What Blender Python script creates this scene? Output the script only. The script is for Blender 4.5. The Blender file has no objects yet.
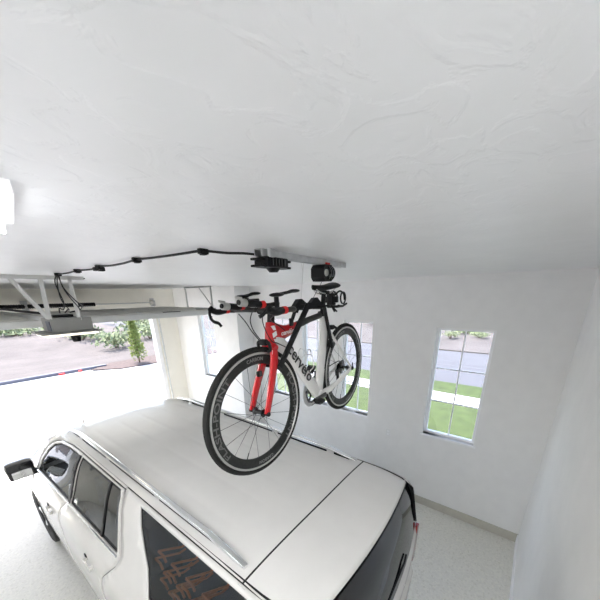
import bpy, bmesh, math, random
from mathutils import Vector, Matrix, noise
from mathutils.geometry import delaunay_2d_cdt
random.seed(7)
PI = math.pi
COL = bpy.context.scene.collection
SC = bpy.context.scene
V = Vector

# ------------------------------------------------------------------ materials
MATS = {}
def mat(name, col, rough=.5, metal=0, spec=.5, coat=0, bump=0, bscale=40, var=0, vscale=6, emit=None, estr=0, trans=0, bdist=.01):
    m = bpy.data.materials.new(name); m.use_nodes = True
    nt = m.node_tree; b = nt.nodes['Principled BSDF']
    c = (*col, 1)
    b.inputs['Base Color'].default_value = c
    b.inputs['Roughness'].default_value = rough
    b.inputs['Metallic'].default_value = metal
    b.inputs['Specular IOR Level'].default_value = spec
    b.inputs['Coat Weight'].default_value = coat
    b.inputs['Coat Roughness'].default_value = .04
    tc = nt.nodes.new('ShaderNodeTexCoord')
    nz = nt.nodes.new('ShaderNodeTexNoise'); nz.inputs['Scale'].default_value = vscale
    nz.inputs['Detail'].default_value = 5
    nt.links.new(tc.outputs['Object'], nz.inputs['Vector'])
    rp = nt.nodes.new('ShaderNodeValToRGB')
    v = max(var, .02)
    rp.color_ramp.elements[0].position = .3; rp.color_ramp.elements[1].position = .7
    rp.color_ramp.elements[0].color = (*[x * (1 - v) for x in col], 1)
    rp.color_ramp.elements[1].color = (*[min(1, x * (1 + v)) for x in col], 1)
    nt.links.new(nz.outputs['Fac'], rp.inputs['Fac']); nt.links.new(rp.outputs['Color'], b.inputs['Base Color'])
    if bump:
        n2 = nt.nodes.new('ShaderNodeTexNoise'); n2.inputs['Scale'].default_value = bscale; n2.inputs['Detail'].default_value = 4
        nt.links.new(tc.outputs['Object'], n2.inputs['Vector'])
        bp = nt.nodes.new('ShaderNodeBump'); bp.inputs['Strength'].default_value = bump; bp.inputs['Distance'].default_value = bdist
        nt.links.new(n2.outputs['Fac'], bp.inputs['Height']); nt.links.new(bp.outputs['Normal'], b.inputs['Normal'])
    if emit:
        b.inputs['Emission Color'].default_value = (*emit, 1); b.inputs['Emission Strength'].default_value = estr
    MATS[name] = m
    return m

def glass_mat(name, tint, refl=.08):
    m = bpy.data.materials.new(name); m.use_nodes = True
    nt = m.node_tree; nt.nodes.clear()
    o = nt.nodes.new('ShaderNodeOutputMaterial'); mx = nt.nodes.new('ShaderNodeMixShader')
    t = nt.nodes.new('ShaderNodeBsdfTransparent'); g = nt.nodes.new('ShaderNodeBsdfGlossy')
    t.inputs['Color'].default_value = (*tint, 1); g.inputs['Roughness'].default_value = .01
    g.inputs['Color'].default_value = (.95, .97, 1, 1)
    f0 = nt.nodes.new('ShaderNodeLayerWeight'); f0.inputs['Blend'].default_value = .5
    f = nt.nodes.new('ShaderNodeMath'); f.operation = 'POWER'; f.inputs[1].default_value = 5; nt.links.new(f0.outputs['Facing'], f.inputs[0])
    mul = nt.nodes.new('ShaderNodeMath'); mul.operation = 'MULTIPLY_ADD'
    mul.inputs[1].default_value = .9 - refl; mul.inputs[2].default_value = refl
    nt.links.new(f.outputs[0], mul.inputs[0]); nt.links.new(mul.outputs[0], mx.inputs[0])
    nt.links.new(t.outputs[0], mx.inputs[1]); nt.links.new(g.outputs[0], mx.inputs[2])
    nt.links.new(mx.outputs[0], o.inputs[0])
    MATS[name] = m
    return m

def ceiling_mat():
    m = mat('ceiling_paint', (.78, .785, .80), .38, spec=.45)
    nt = m.node_tree; b = nt.nodes['Principled BSDF']
    tc = nt.nodes.new('ShaderNodeTexCoord')
    mp = nt.nodes.new('ShaderNodeMapping'); mp.inputs['Scale'].default_value = (1.0, 1.5, 1); mp.inputs['Rotation'].default_value = (0, 0, .5)
    nt.links.new(tc.outputs['Object'], mp.inputs['Vector'])
    n = nt.nodes.new('ShaderNodeTexNoise'); n.inputs['Scale'].default_value = 9; n.inputs['Detail'].default_value = 4; n.inputs['Distortion'].default_value = 1.2
    nt.links.new(mp.outputs[0], n.inputs['Vector'])
    r = nt.nodes.new('ShaderNodeValToRGB'); r.color_ramp.elements[0].position = .46; r.color_ramp.elements[1].position = .54
    nt.links.new(n.outputs['Fac'], r.inputs['Fac'])
    bp = nt.nodes.new('ShaderNodeBump'); bp.inputs['Strength'].default_value = .17; bp.inputs['Distance'].default_value = .004
    nt.links.new(r.outputs['Color'], bp.inputs['Height']); nt.links.new(bp.outputs['Normal'], b.inputs['Normal'])
    return m

def floor_mat():
    m = mat('epoxy_floor', (.50, .49, .46), .45, spec=.4)
    nt = m.node_tree; b = nt.nodes['Principled BSDF']
    tc = nt.nodes.new('ShaderNodeTexCoord')
    vo = nt.nodes.new('ShaderNodeTexVoronoi'); vo.inputs['Scale'].default_value = 55
    nt.links.new(tc.outputs['Object'], vo.inputs['Vector'])
    r = nt.nodes.new('ShaderNodeValToRGB')
    e = r.color_ramp.elements; e[0].position = 0; e[0].color = (.60, .59, .53, 1); e[1].position = 1; e[1].color = (.73, .72, .65, 1)
    for p, c in ((.2, (.70, .69, .64)), (.5, (.66, .65, .60)), (.75, (.71, .70, .65))):
        k = e.new(p); k.color = (*c, 1)
    sx = nt.nodes.new('ShaderNodeSeparateColor'); nt.links.new(vo.outputs['Color'], sx.inputs[0])
    nt.links.new(sx.outputs[0], r.inputs['Fac']); nt.links.new(r.outputs['Color'], b.inputs['Base Color'])
    return m

CEIL = ceiling_mat(); FLOOR = floor_mat()
WALL = mat('wall_paint', (.84, .835, .825), .55, bump=.05, bscale=60, var=.01)
WALLF = mat('cream_wall_paint', (.86, .84, .77), .6, bump=.05, bscale=60, var=.01)
TRIM = mat('white_trim', (.90, .90, .91), .4)
CONC = mat('concrete_curb', (.50, .48, .42), .8, bump=.2, bscale=60, var=.08)
DRIVE = mat('driveway_concrete', (.46, .45, .45), .8, var=.04, vscale=1)
ASPH = mat('asphalt_road', (.095, .095, .108), .9, var=.06, vscale=1, bump=.1)
SIDEW = mat('sidewalk_concrete', (.42, .42, .42), .85, var=.04)
GRASS = mat('lawn_grass', (.052, .076, .019), .9, var=.25, vscale=3, bump=.5, bscale=80)
DIRT = mat('pale_dirt', (.10, .086, .082), .95, var=.18, vscale=.5, bump=.6, bscale=6, bdist=.1)
MULCH = mat('brown_mulch', (.085, .06, .055), .95, var=.3, vscale=8)
LEAF = mat('bush_leaves', (.20, .235, .12), .8, var=.35, vscale=2)
LEAF2 = mat('yellow_green_leaves', (.19, .23, .05), .8, var=.3, vscale=4)
BARK = mat('bark', (.16, .10, .07), .9, var=.3)
PAINT = mat('white_car_paint', (.69, .675, .65), .22, spec=.5, coat=.5, var=.004)
BLACKP = mat('black_plastic', (.007, .007, .008), .5, spec=.3)
BLACKG = mat('gloss_black', (.012, .012, .014), .1, coat=.5)
RUB = mat('rubber', (.02, .02, .02), .75)
CHROME = mat('chrome', (.82, .83, .85), .12, metal=1)
STEEL = mat('galvanised_steel', (.56, .57, .58), .4, metal=.7, var=.1, vscale=30)
ZINC = mat('painted_steel', (.66, .66, .65), .45, metal=.3)
QGLASS = glass_mat('quarter_glass', (.42, .46, .50), .05)
DGLASS = glass_mat('tinted_glass', (.10, .115, .125), .16)
FGLASS = glass_mat('light_tinted_glass', (.30, .34, .36), .09)
RGLASS = glass_mat('dark_rear_glass', (.02, .025, .028), .11)
WGLASS = glass_mat('window_glass', (.98, .99, 1.0), .03)
REDP = mat('red_paint', (.50, .004, .008), .28, coat=.5)
REDT = mat('red_tape', (.62, .012, .012), .5)
REDL = mat('red_lens', (.30, .03, .03), .15, coat=.6)
WHITEP = mat('white_gloss_paint', (.76, .75, .73), .28, coat=.4)
CARBON = mat('dark_carbon', (.018, .019, .018), .42, spec=.35, var=.3, vscale=60)
TYRE = mat('bicycle_tyre', (.016, .016, .015), .75, spec=.25)
ALU = mat('brushed_aluminium', (.62, .62, .60), .32, metal=.9)
GREYL = mat('light_grey_print', (.20, .20, .195), .5)
GREYT = mat('grey_print', (.14, .14, .135), .5)
BLKT = mat('black_print', (.015, .015, .015), .4)
WHT = mat('white_print', (.8, .8, .8), .4)
OPG = mat('opener_grey', (.25, .25, .24), .5, bump=.05)
OPL = mat('opener_light_lens', (.9, .87, .75), .4, emit=(1, .93, .78), estr=1.0)
LENS = mat('fill_light_diffuser', (.9, .9, .9), .4, emit=(.97, .985, 1), estr=1.0)  # glow of the unseen ceiling lights added as fill
LENS3 = mat('bright_fill_diffuser', (.9, .9, .9), .4, emit=(.97, .985, 1), estr=18.0)  # stronger glow for the added unseen light by the back wall
LENS2 = mat('dim_light_diffuser', (.9, .9, .9), .4, emit=(.97, .985, 1), estr=4.5)
DOORM = mat('garage_door_steel', (.66, .655, .62), .45, var=.03)
BOARDM = mat('blue_grey_board', (.06, .072, .09), .8, bump=.2)
SEATM = mat('dark_upholstery', (.05, .05, .055), .7, bump=.1)
BLUE_REFL = mat('reflected_blue_pattern', (.10, .13, .30), .8, var=.8, vscale=22)  # colours of patterned clothing reflected in the door window
BRONZE = mat('bronze_metal', (.55, .19, .07), .45, metal=.1)
SKINK = mat('tan_leather', (.45, .22, .14), .6)
ORANGE = mat('orange_strap', (.5, .2, .1), .6)

# ------------------------------------------------------------------ mesh helpers
class MB:
    def __init__(s): s.bm = bmesh.new()
    def box(s, a, b, bev=0):
        g = bmesh.ops.create_cube(s.bm, size=1)
        a = V(a); b = V(b); c = (a + b) / 2; d = b - a
        for v in g['verts']: v.co = V((v.co.x * d.x + c.x, v.co.y * d.y + c.y, v.co.z * d.z + c.z))
        if bev:
            es = {e for v in g['verts'] for e in v.link_edges}
            bmesh.ops.bevel(s.bm, geom=list(es), offset=bev, segments=2, affect='EDGES', profile=.6)
        return s
    def obox(s, c, ax, ay, az, dims, bev=0):
        g = bmesh.ops.create_cube(s.bm, size=1); c = V(c); ax = V(ax).normalized(); ay = V(ay).normalized(); az = V(az).normalized()
        for v in g['verts']: v.co = c + ax * v.co.x * dims[0] + ay * v.co.y * dims[1] + az * v.co.z * dims[2]
        if bev:
            es = {e for v in g['verts'] for e in v.link_edges}
            bmesh.ops.bevel(s.bm, geom=list(es), offset=bev, segments=2, affect='EDGES', profile=.6)
        return s
    def sweep(s, pts, secs, side=None, n=10, cap=True):
        pts = [V(p) for p in pts]
        if not isinstance(secs, list): secs = [secs] * len(pts)
        secs = [(q, q) if not isinstance(q, tuple) else q for q in secs]
        rings = []; prev = None
        for i, p in enumerate(pts):
            t = (pts[min(i + 1, len(pts) - 1)] - pts[max(i - 1, 0)]).normalized()
            if side is not None: u = V(side)
            elif prev is not None: u = prev
            else: u = V((0, 0, 1)) if abs(t.z) < .9 else V((1, 0, 0))
            u = (u - t * u.dot(t)).normalized(); w = t.cross(u); prev = u
            a, b = secs[i]
            rings.append([s.bm.verts.new(p + u * (math.cos(2 * PI * k / n) * a) + w * (math.sin(2 * PI * k / n) * b)) for k in range(n)])
        for r0, r1 in zip(rings, rings[1:]):
            for k in range(n): s.bm.faces.new((r0[k], r0[(k + 1) % n], r1[(k + 1) % n], r1[k]))
        if cap:
            s.bm.faces.new(list(reversed(rings[0]))); s.bm.faces.new(rings[-1])
        return s
    def lathe(s, prof, n=32, axis='y', c=(0, 0, 0), close=False, a0=0, a1=2 * PI):
        full = abs(a1 - a0 - 2 * PI) < 1e-6; c = V(c); rings = []
        m = n if full else n + 1
        for k in range(m):
            a = a0 + (a1 - a0) * k / n; ca, sa = math.cos(a), math.sin(a); r_ = []
            for (r, h) in prof:
                p = {'y': V((r * ca, h, r * sa)), 'z': V((r * ca, r * sa, h)), 'x': V((h, r * ca, r * sa))}[axis]
                r_.append(s.bm.verts.new(c + p))
            rings.append(r_)
        L = len(prof)
        for k in range(n):
            A = rings[k]; B = rings[(k + 1) % m]
            for j in range(L if close else L - 1):
                j2 = (j + 1) % L
                try: s.bm.faces.new((A[j], A[j2], B[j2], B[j]))
                except ValueError: pass
        return s
    def poly(s, pts, th):
        """pts: list of 3d points (planar), th: thickness vector"""
        th = V(th); a = [s.bm.verts.new(V(p)) for p in pts]; b = [s.bm.verts.new(V(p) + th) for p in pts]
        s.bm.faces.new(a); s.bm.faces.new(list(reversed(b))); n = len(a)
        for i in range(n): s.bm.faces.new((a[i], b[i], b[(i + 1) % n], a[(i + 1) % n]))
        return s
    def ball(s, c, r, sc=(1, 1, 1), sub=2, jit=0):
        g = bmesh.ops.create_icosphere(s.bm, subdivisions=sub, radius=r); c = V(c)
        for v in g['verts']:
            k = 1 + (noise.noise(v.co * (2 / r) + c * 3) * jit if jit else 0)
            v.co = c + V((v.co.x * sc[0] * k, v.co.y * sc[1] * k, v.co.z * sc[2] * k))
        return s
    def grid(s, f, nu, nv):
        vs = [[s.bm.verts.new(V(f(i / nu, j / nv))) for j in range(nv + 1)] for i in range(nu + 1)]
        for i in range(nu):
            for j in range(nv): s.bm.faces.new((vs[i][j], vs[i + 1][j], vs[i + 1][j + 1], vs[i][j + 1]))
        return s
    def build(s, name, m, parent=None, smooth=True, bevel=0, solid=0, angle=35):
        bm = s.bm
        bmesh.ops.remove_doubles(bm, verts=bm.verts, dist=1e-5)
        bmesh.ops.recalc_face_normals(bm, faces=bm.faces)
        me = bpy.data.meshes.new(name); bm.to_mesh(me); bm.free()
        o = bpy.data.objects.new(name, me); COL.objects.link(o)
        me.materials.append(m)
        if smooth:
            me.shade_smooth(); me.set_sharp_from_angle(angle=math.radians(angle))
        if solid:
            md = o.modifiers.new('solid', 'SOLIDIFY'); md.thickness = solid; md.offset = 0
        if parent: o.parent = parent
        return o

def tag(o, label=None, cat=None, group=None, kind=None):
    if label: o['label'] = label
    if cat: o['category'] = cat
    if group: o['group'] = group
    if kind: o['kind'] = kind
    return o
def empty(name, loc=(0, 0, 0), rz=0):
    o = bpy.data.objects.new(name, None); COL.objects.link(o); o.location = loc; o.rotation_euler.z = rz
    o.empty_display_size = .1
    return o
def base_of(name, loc, label, cat, group=None, kind=None):
    return tag(empty(name, loc), label, cat, group, kind)
def keep(o, root):
    """mesh verts were written in world space: shift them into root's frame"""
    o.parent = root
    o.data.transform(Matrix.Translation(-root.location))
    return o

def text_verts(body, size, ext=.0006):
    cu = bpy.data.curves.new('t', 'FONT'); cu.body = body; cu.size = size; cu.extrude = ext; cu.offset = size * .012; cu.resolution_u = 3
    cu.align_x = 'CENTER'; cu.align_y = 'CENTER'
    ob = bpy.data.objects.new('t', cu); COL.objects.link(ob)
    bpy.context.view_layer.update()
    me = bpy.data.meshes.new_from_object(ob.evaluated_get(bpy.context.evaluated_depsgraph_get()))
    bpy.data.objects.remove(ob); bpy.data.curves.remove(cu)
    return me
def lettering(name, body, size, f, m, parent, sx=1, ext=.0006):
    me = text_verts(body, size, ext); me.name = name
    for v in me.vertices: v.co = f(v.co.x * sx, v.co.y, v.co.z)
    me.materials.clear(); me.materials.append(m); me.update()
    o = bpy.data.objects.new(name, me); COL.objects.link(o); o.parent = parent
    return o

# ------------------------------------------------------------------ the room
XN, XR, YB, YF, CZ = 4.18, 4.60, -.41, 7.65, 3.475
XL = -3.2
JOG0, JOG1 = 1.92, 5.12

MB().box((XL - .15, YB - .15, -.12), (XR + .2, YF + .15, 0)).build('floor', FLOOR, smooth=False)
tag(bpy.data.objects['floor'], kind='structure')
tag(MB().box((XL - .15, YB - .15, CZ), (XR + .2, YF + .15, CZ + .12)).build('ceiling', CEIL, smooth=False), kind='structure')

def cells(u0, u1, z0, z1, holes):
    us = sorted({u0, u1, *[h[0] for h in holes], *[h[1] for h in holes]})
    zs = sorted({z0, z1, *[h[2] for h in holes], *[h[3] for h in holes]})
    for a, b in zip(us, us[1:]):
        for c, d in zip(zs, zs[1:]):
            mu, mz = (a + b) / 2, (c + d) / 2
            if not any(h[0] < mu < h[1] and h[2] < mz < h[3] for h in holes): yield a, b, c, d

WT = 2.83; WB = 1.26
wins = [(XN, .32, 1.00, 1.26, 2.83), (XR, 2.06, 2.69, 1.11, 2.83), (XR, 3.02, 3.63, 1.11, 2.83), (XR, 3.93, 4.55, 1.11, 2.83), (XN, 6.0, 6.64, 1.31, 2.87)]
w = MB()
for a, b, c, d in cells(YB - .15, JOG0, 0, CZ, [(.32, 1.0, WB, WT)]): w.box((XN, a, c), (XN + .16, b, d))
w.box((XN + .16, JOG0 - .16, 0), (XR, JOG0, CZ))
for a, b, c, d in cells(JOG0 - .16, JOG1 + .16, 0, CZ, [q[1:] for q in wins[1:4]]): w.box((XR, a, c), (XR + .16, b, d))
w.box((XN + .16, JOG1, 0), (XR, JOG1 + .16, CZ))
for a, b, c, d in cells(JOG1, YF + .15, 0, CZ, [wins[4][1:]]): w.box((XN, a, c), (XN + .16, b, d))
tag(w.build('wall_right', WALL, smooth=False), kind='structure')
tag(MB().box((XL - .15, YB - .15, 0), (XN, YB, CZ)).build('wall_back', WALL, smooth=False), kind='structure')
tag(MB().box((XL - .15, YB, 0), (XL, YF, CZ)).build('wall_left', WALL, smooth=False), kind='structure')
DX0, DX1, DZ = -1.5, 3.55, 2.92
w = MB()
for a, b, c, d in cells(XL - .15, XN, 0, CZ, [(DX0, DX1, 0, DZ)]): w.box((a, YF, c), (b, YF + .15, d))
tag(w.build('wall_front', WALLF, smooth=False), kind='structure')
# concrete curb / baseboards
b = MB(); b.box((XN - .015, YB, 0), (XN, JOG0, .13)).box((XN - .015, JOG0, 0), (XR, JOG0 + .015, .13)).box((XR - .015, JOG0 + .015, 0), (XR, JOG1, .13)).box((XN - .015, JOG1, 0), (XN, YF, .13))
tag(b.build('baseboard_right', CONC, smooth=False), kind='structure')
tag(MB().box((XL, YB, 0), (XN - .015, YB + .012, .13)).build('baseboard_back', TRIM, smooth=False), kind='structure')
# opening trim
t = MB().box((DX1 - .03, YF - .02, 0), (DX1 + .07, YF, DZ + .07)).box((DX0 - .07, YF - .02, 0), (DX0 + .03, YF, DZ + .07)).box((DX0 + .03, YF - .02, DZ - .03), (DX1 - .03, YF, DZ + .07))
t.box((DX1 - .03, YF, 0), (DX1, YF + .17, DZ)).box((DX0, YF, 0), (DX0 + .03, YF + .17, DZ)).box((DX0 + .03, YF, DZ - .03), (DX1 - .03, YF + .17, DZ))
tag(t.build('trim_1', TRIM, smooth=False), kind='structure')

for i, (X, y0, y1, WB, WT) in enumerate(wins):
    r = empty('window_%d' % (i + 1), (X, (y0 + y1) / 2, WB)); tag(r, kind='structure')
    xa, xb = X + .07, X + .12; fw_ = .035
    f = MB()
    f.box((xa, y0, WB), (xb, y0 + fw_, WT)).box((xa, y1 - fw_, WB), (xb, y1, WT)).box((xa, y0 + fw_, WB), (xb, y1 - fw_, WB + fw_)).box((xa, y0 + fw_, WT - fw_), (xb, y1 - fw_, WT))
    keep(f.build('window_frame', TRIM, bevel=0, smooth=False), r)
    c = MB(); h = WT - WB
    c.box((xa + .015, (y0 + y1) / 2 - .008, WB + fw_), (xb - .015, (y0 + y1) / 2 + .008, WT - fw_))
    for k in (.36, .67): c.box((xa + .017, y0 + fw_, WT - h * k - .008), (xb - .017, y1 - fw_, WT - h * k + .008))
    keep(c.build('muntin', TRIM, smooth=False), r)
    g = MB().box((xa + .024, y0 + fw_, WB + fw_), (xa + .027, y1 - fw_, WT - fw_)); keep(g.build('pane', WGLASS, smooth=False), r)
    s = MB().box((X - .012, y0 - .03, WB - .03), (X + .07, y1 + .03, WB)); keep(s.build('window_sill', TRIM, smooth=False), r)

# outlet on near wall
def outlet(y, z, lab):
    r = base_of('wall_outlet', (XN, y, z), lab, 'outlet')
    MB().box((-.008, -.037, -.058), (0, .037, .058), .003).build('cover_plate', WHT, r)
    for dz in (-.025, .025): MB().box((-.011, -.017, dz - .014), (-.008, .017, dz + .014), .001).build('socket', TRIM, r)
outlet(1.53, 1.11, 'small white wall outlet left of and below the near window')

# ------------------------------------------------------------------ ceiling lights: one in view, the rest added unseen to brighten the room
lights = [(-.43, .99, 1.22, .30, -.14, 'long bright ceiling light at the left edge of the view, nearest the bicycle'),
          (-2.0, .6, 1.22, .30, 0, 'unseen ceiling light added for fill over the empty bay in the back corner'), (-2.0, 2.2, 1.22, .30, 0, 'unseen ceiling light added for fill over the empty bay, second from the back wall'),
          (-2.0, 3.8, 1.22, .30, 0, 'unseen ceiling light added for fill over the empty bay, second from the garage opening'), (-.75, 4.6, 1.22, .30, 0, 'unseen ceiling light added for fill above the hood end of the car, nearest the garage opening'),
          (-.72, -.17, 1.22, .30, 0, 'unseen ceiling light added for fill close along the back wall')]
LS = 2.2
LENS.node_tree.nodes['Principled BSDF'].inputs['Emission Strength'].default_value = LS
def ceiling_light(x, y, wx, wy, rz, lab):
    r = base_of('ceiling_light', (x, y, CZ), lab, 'ceiling light'); r.rotation_euler.z = rz
    f = MB(); k = .02
    for a, b in (((-wx / 2, -wy / 2), (wx / 2, -wy / 2 + k)), ((-wx / 2, wy / 2 - k), (wx / 2, wy / 2)), ((-wx / 2, -wy / 2 + k), (-wx / 2 + k, wy / 2 - k)), ((wx / 2 - k, -wy / 2 + k), (wx / 2, wy / 2 - k))):
        f.box((*a, -.02), (*b, 0))
    f.build('frame', TRIM, r, smooth=False)
    MB().box((-wx / 2 + k, -wy / 2 + k, -.045), (wx / 2 - k, wy / 2 - k, -.002)).build('diffuser', LENS2 if lab == lights[0][5] else LENS3 if lab == lights[5][5] else LENS, r, smooth=False)
for L_ in lights: ceiling_light(*L_)

# ------------------------------------------------------------------ overhead door, open under the ceiling
D = empty('door_1', (1.0, 6.4, 2.98)); tag(D, kind='structure')
n = 4; y0, y1 = 5.22, 7.5; st = (y1 - y0) / n
for i in range(n):
    a = y0 + i * st; zt = 3.05 - (.035 if i == 0 else 0)
    p = MB().box((DX0 - .05, a + .004, zt - .055), (DX1 + .08, a + st - .004, zt), .006)
    for k in range(7):
        xx = DX0 + .15 + k * .72
        p.box((xx, a + .08, zt - .062), (xx + .5, a + st - .08, zt - .055))
    p.box((DX0, a + .02, zt), (DX1 + .03, a + .05, zt + .02))
    po = keep(p.build('door_panel', DOORM, smooth=False), D)
    for xx in (-.6, .9, 2.4):
        keep(MB().box((xx, a + st - .06, zt), (xx + .07, a + st + .02, zt + .012)).build('hinge', STEEL), D)
keep(MB().box((DX0 - .05, y0 - .035, 2.93), (DX1 + .08, y0 + .002, 3.02), .008).build('bottom_seal', ZINC), D)
keep(MB().box((2.62, y0 - .005, 3.015), (2.95, y0 + .015, 3.03)).build('vent_slots', BLACKP), D)
for xx in (DX0 - .09, DX1 + .11):
    tr = MB().box((xx - .015, y0 - .1, 2.99), (xx + .015, y1 - .1, 3.06)).sweep([(xx, y1 - .1, 3.02), (xx, y1 - .02, 3.0), (xx, y1 + .05, 2.93), (xx, y1 + .08, 2.8), (xx, y1 + .08, .05)], .018)
    keep(tr.build('track', STEEL), D)
    hg = MB().box((xx - .012, y0 - .02, 3.06), (xx + .012, y0 + .012, CZ)).sweep([(xx, y0, 3.08), (xx, y0 + .42, CZ)], .01, n=6).box((xx - .012, y0 + .9, 3.06), (xx + .012, y0 + .93, CZ)).box((xx - .015, y0 - .02, CZ - .025), (xx + .015, y0 + .95, CZ))
    keep(hg.build('track_hanger', STEEL), D)

# torsion spring shaft above the opening
T = base_of('torsion_spring_shaft', (1.2, YF, 3.16), 'dark torsion spring on a thin steel shaft above the garage opening', 'spring shaft')
s = MB().sweep([(-2.6, -.09, 0), (2.42, -.09, 0)], .012, n=8); s.build('shaft', STEEL, T)
s = MB(); s.sweep([(-1.0, -.09, 0), (1.12, -.09, 0)], .036, n=12)
for k in range(60):
    x = -.98 + k * .0353; s.lathe([(.036, x), (.045, x + .012), (.036, x + .024)], 10, 'x', (0, -.09, 0))
s.build('spring', BLACKP, T)
for x in (-2.5, 0, 2.40):
    b = MB().box((x - .02, -.13, -.08), (x + .02, 0, .05)).box((x - .05, -.012, -.1), (x + .05, 0, .1)); b.build('bearing_bracket', STEEL, T)
MB().lathe([(.02, 0), (.06, 0), (.06, .04), (.02, .04)], 20, 'x', (2.32, -.09, 0), close=True).build('cable_drum', ALU, T)

# ------------------------------------------------------------------ opener
O = base_of('garage_door_opener', (.80, 3.5, 2.98), 'grey motorised opener box hanging from the ceiling on perforated steel straps', 'garage opener')
def K(o):
    o.data.transform(Matrix.Translation((.03, 0, -.010))); return keep(o, O)
K(MB().box((.64, 3.40, 3.0), (.96, 3.74, 3.125), .012).build('housing', OPG))
K(MB().box((.632, 3.43, 3.015), (.641, 3.55, 3.10)).build('side_grille', mat('grille_blue_grey', (.10, .11, .15), .5)))
K(MB().box((.55, 3.37, 2.985), (1.02, 3.82, 3.0), .004).build('bottom_plate', OPG))
K(MB().box((.58, 3.40, 2.965), (.99, 3.79, 2.985), .006).build('light_lens', OPL))
K(MB().lathe([(0, -.06), (.03, -.06), (.04, -.03), (.04, 0), (0, 0)], 16, 'z', (.80, 3.42, 2.965)).build('sensor_knob', BLACKP))
K(MB().box((.70, 3.55, 3.125), (.86, 3.68, 3.15), .006).build('wiring_box', BLACKP))
K(MB().box((.775, 3.74, 3.06), (.825, 7.55, 3.10)).build('drive_rail', STEEL))
def strap(a, b, wd=.03):
    a = V(a); b = V(b); d = (b - a).normalized(); L = (b - a).length
    side = V((1, 0, 0)) if abs(d.x) < .7 else V((0, 0, 1)); side = (side - d * side.dot(d)).normalized(); nn = d.cross(side)
    m = MB().obox((a + b) / 2, side, d, nn, (wd, L, .004)).obox((a + b) / 2 + side * wd / 2, side, d, nn, (.004, L, wd))
    k = 0
    while k * .05 + .03 < L:
        c = a + d * (k * .05 + .03) - nn * .0035; nf = len(m.bm.faces); m.obox(c, side, d, nn, (.009, .022, .002)); m.bm.faces.ensure_lookup_table()
        for f in m.bm.faces[nf:]: f.material_index = 1
        k += 1
    o = m.build('hanger_strap', ZINC, smooth=False); o.data.materials.append(BLACKP); K(o); return o
strap((.66, 3.41, CZ - .012), (.64, 3.41, 3.12)); strap((.865, 3.41, CZ - .012), (.86, 3.41, 3.10))
strap((.47, 3.41, CZ - .02), (.63, 3.40, 3.13)); strap((.20, 3.41, CZ - .006), (.98, 3.41, CZ - .006))

# wires hanging from ceiling to opener
Wd = O
rw = [[(.735, 3.06, 3.466), (.73, 3.12, 3.38), (.76, 3.25, 3.27), (.83, 3.40, 3.19), (.85, 3.52, 3.185), (.84, 3.60, 3.155)],
      [(.745, 3.06, 3.466), (.76, 3.12, 3.38), (.83, 3.25, 3.28), (.90, 3.36, 3.20), (.92, 3.5, 3.18), (.88, 3.60, 3.155)],
      [(.73, 3.06, 3.466), (.72, 3.12, 3.40), (.77, 3.25, 3.26), (.78, 3.36, 3.19), (.78, 3.48, 3.20), (.80, 3.60, 3.155)],
      [(.74, 3.07, 3.466), (.775, 3.14, 3.36), (.87, 3.28, 3.26), (.94, 3.40, 3.22), (.94, 3.52, 3.175), (.89, 3.62, 3.155)]]
def smooth_path(p, k=6):
    p = [V(q) for q in p]; out = []
    for i in range(len(p) - 1):
        a = p[max(i - 1, 0)]; b = p[i]; c = p[i + 1]; d = p[min(i + 2, len(p) - 1)]
        for j in range(k):
            t = j / k; out.append(.5 * ((2 * b) + (c - a) * t + (2 * a - 5 * b + 4 * c - d) * t * t + (3 * b - a - 3 * c + d) * t ** 3))
    out.append(p[-1]); return out
for p in rw:
    o = MB().sweep(smooth_path(p), .0045, n=6).build('wire', BLACKP); keep(o, Wd)
tag(keep(MB().sweep(smooth_path([(-.4, 4.3, 3.22), (.1, 4.1, 3.24), (.35, 3.9, 3.22), (.55, 3.7, 3.18), (.72, 3.62, 3.15)]), .012, n=6).build('power_cord', BLACKP), Wd))

# ------------------------------------------------------------------ power cable + clips on the ceiling
cp = [(1.045, 1.035, 3.452), (.985, 1.10, 3.462), (.92, 1.16, 3.464), (.82, 1.19, 3.466), (.79, 1.28, 3.463), (.775, 1.40, 3.462), (.762, 1.54, 3.463), (.755, 1.685, 3.466), (.755, 1.85, 3.461), (.755, 2.01, 3.461), (.747, 2.187, 3.466), (.755, 2.35, 3.461), (.74, 2.58, 3.466), (.737, 2.8, 3.462), (.735, 3.05, 3.466)]
tag(MB().sweep(smooth_path(cp), .0055, n=8).build('power_cable', BLACKP), 'long black cable clipped along the ceiling from opener to bicycle lift', 'cable')
cl = ['black cable clip on the ceiling, the one nearest the bicycle lift', 'black cable clip on the ceiling, second from the bicycle lift',
      'largest black cable clip on the ceiling, with a small plug below', 'small black cable clip on the ceiling just right of the opener wires', 'black cable clip on the ceiling where the wires drop to the opener']
for (x, y), lab, k in zip([(.82, 1.19), (.755, 1.685), (.747, 2.187), (.74, 2.58), (.735, 3.04)], cl, range(5)):
    m = MB().box((-.022, -.011, -.018), (.022, .011, .004), .003).box((-.012, -.014, -.022), (.012, .014, -.010), .003)
    if k == 2: m.box((-.03, -.01, -.03), (-.008, .03, -.008), .003).box((.0, .0, -.03), (.03, .04, -.008), .003)
    o = m.build('cable_clip', BLACKP); o.location = (x, y, CZ - .004); tag(o, lab, 'cable clip', 'cable clips along the ceiling')

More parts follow.
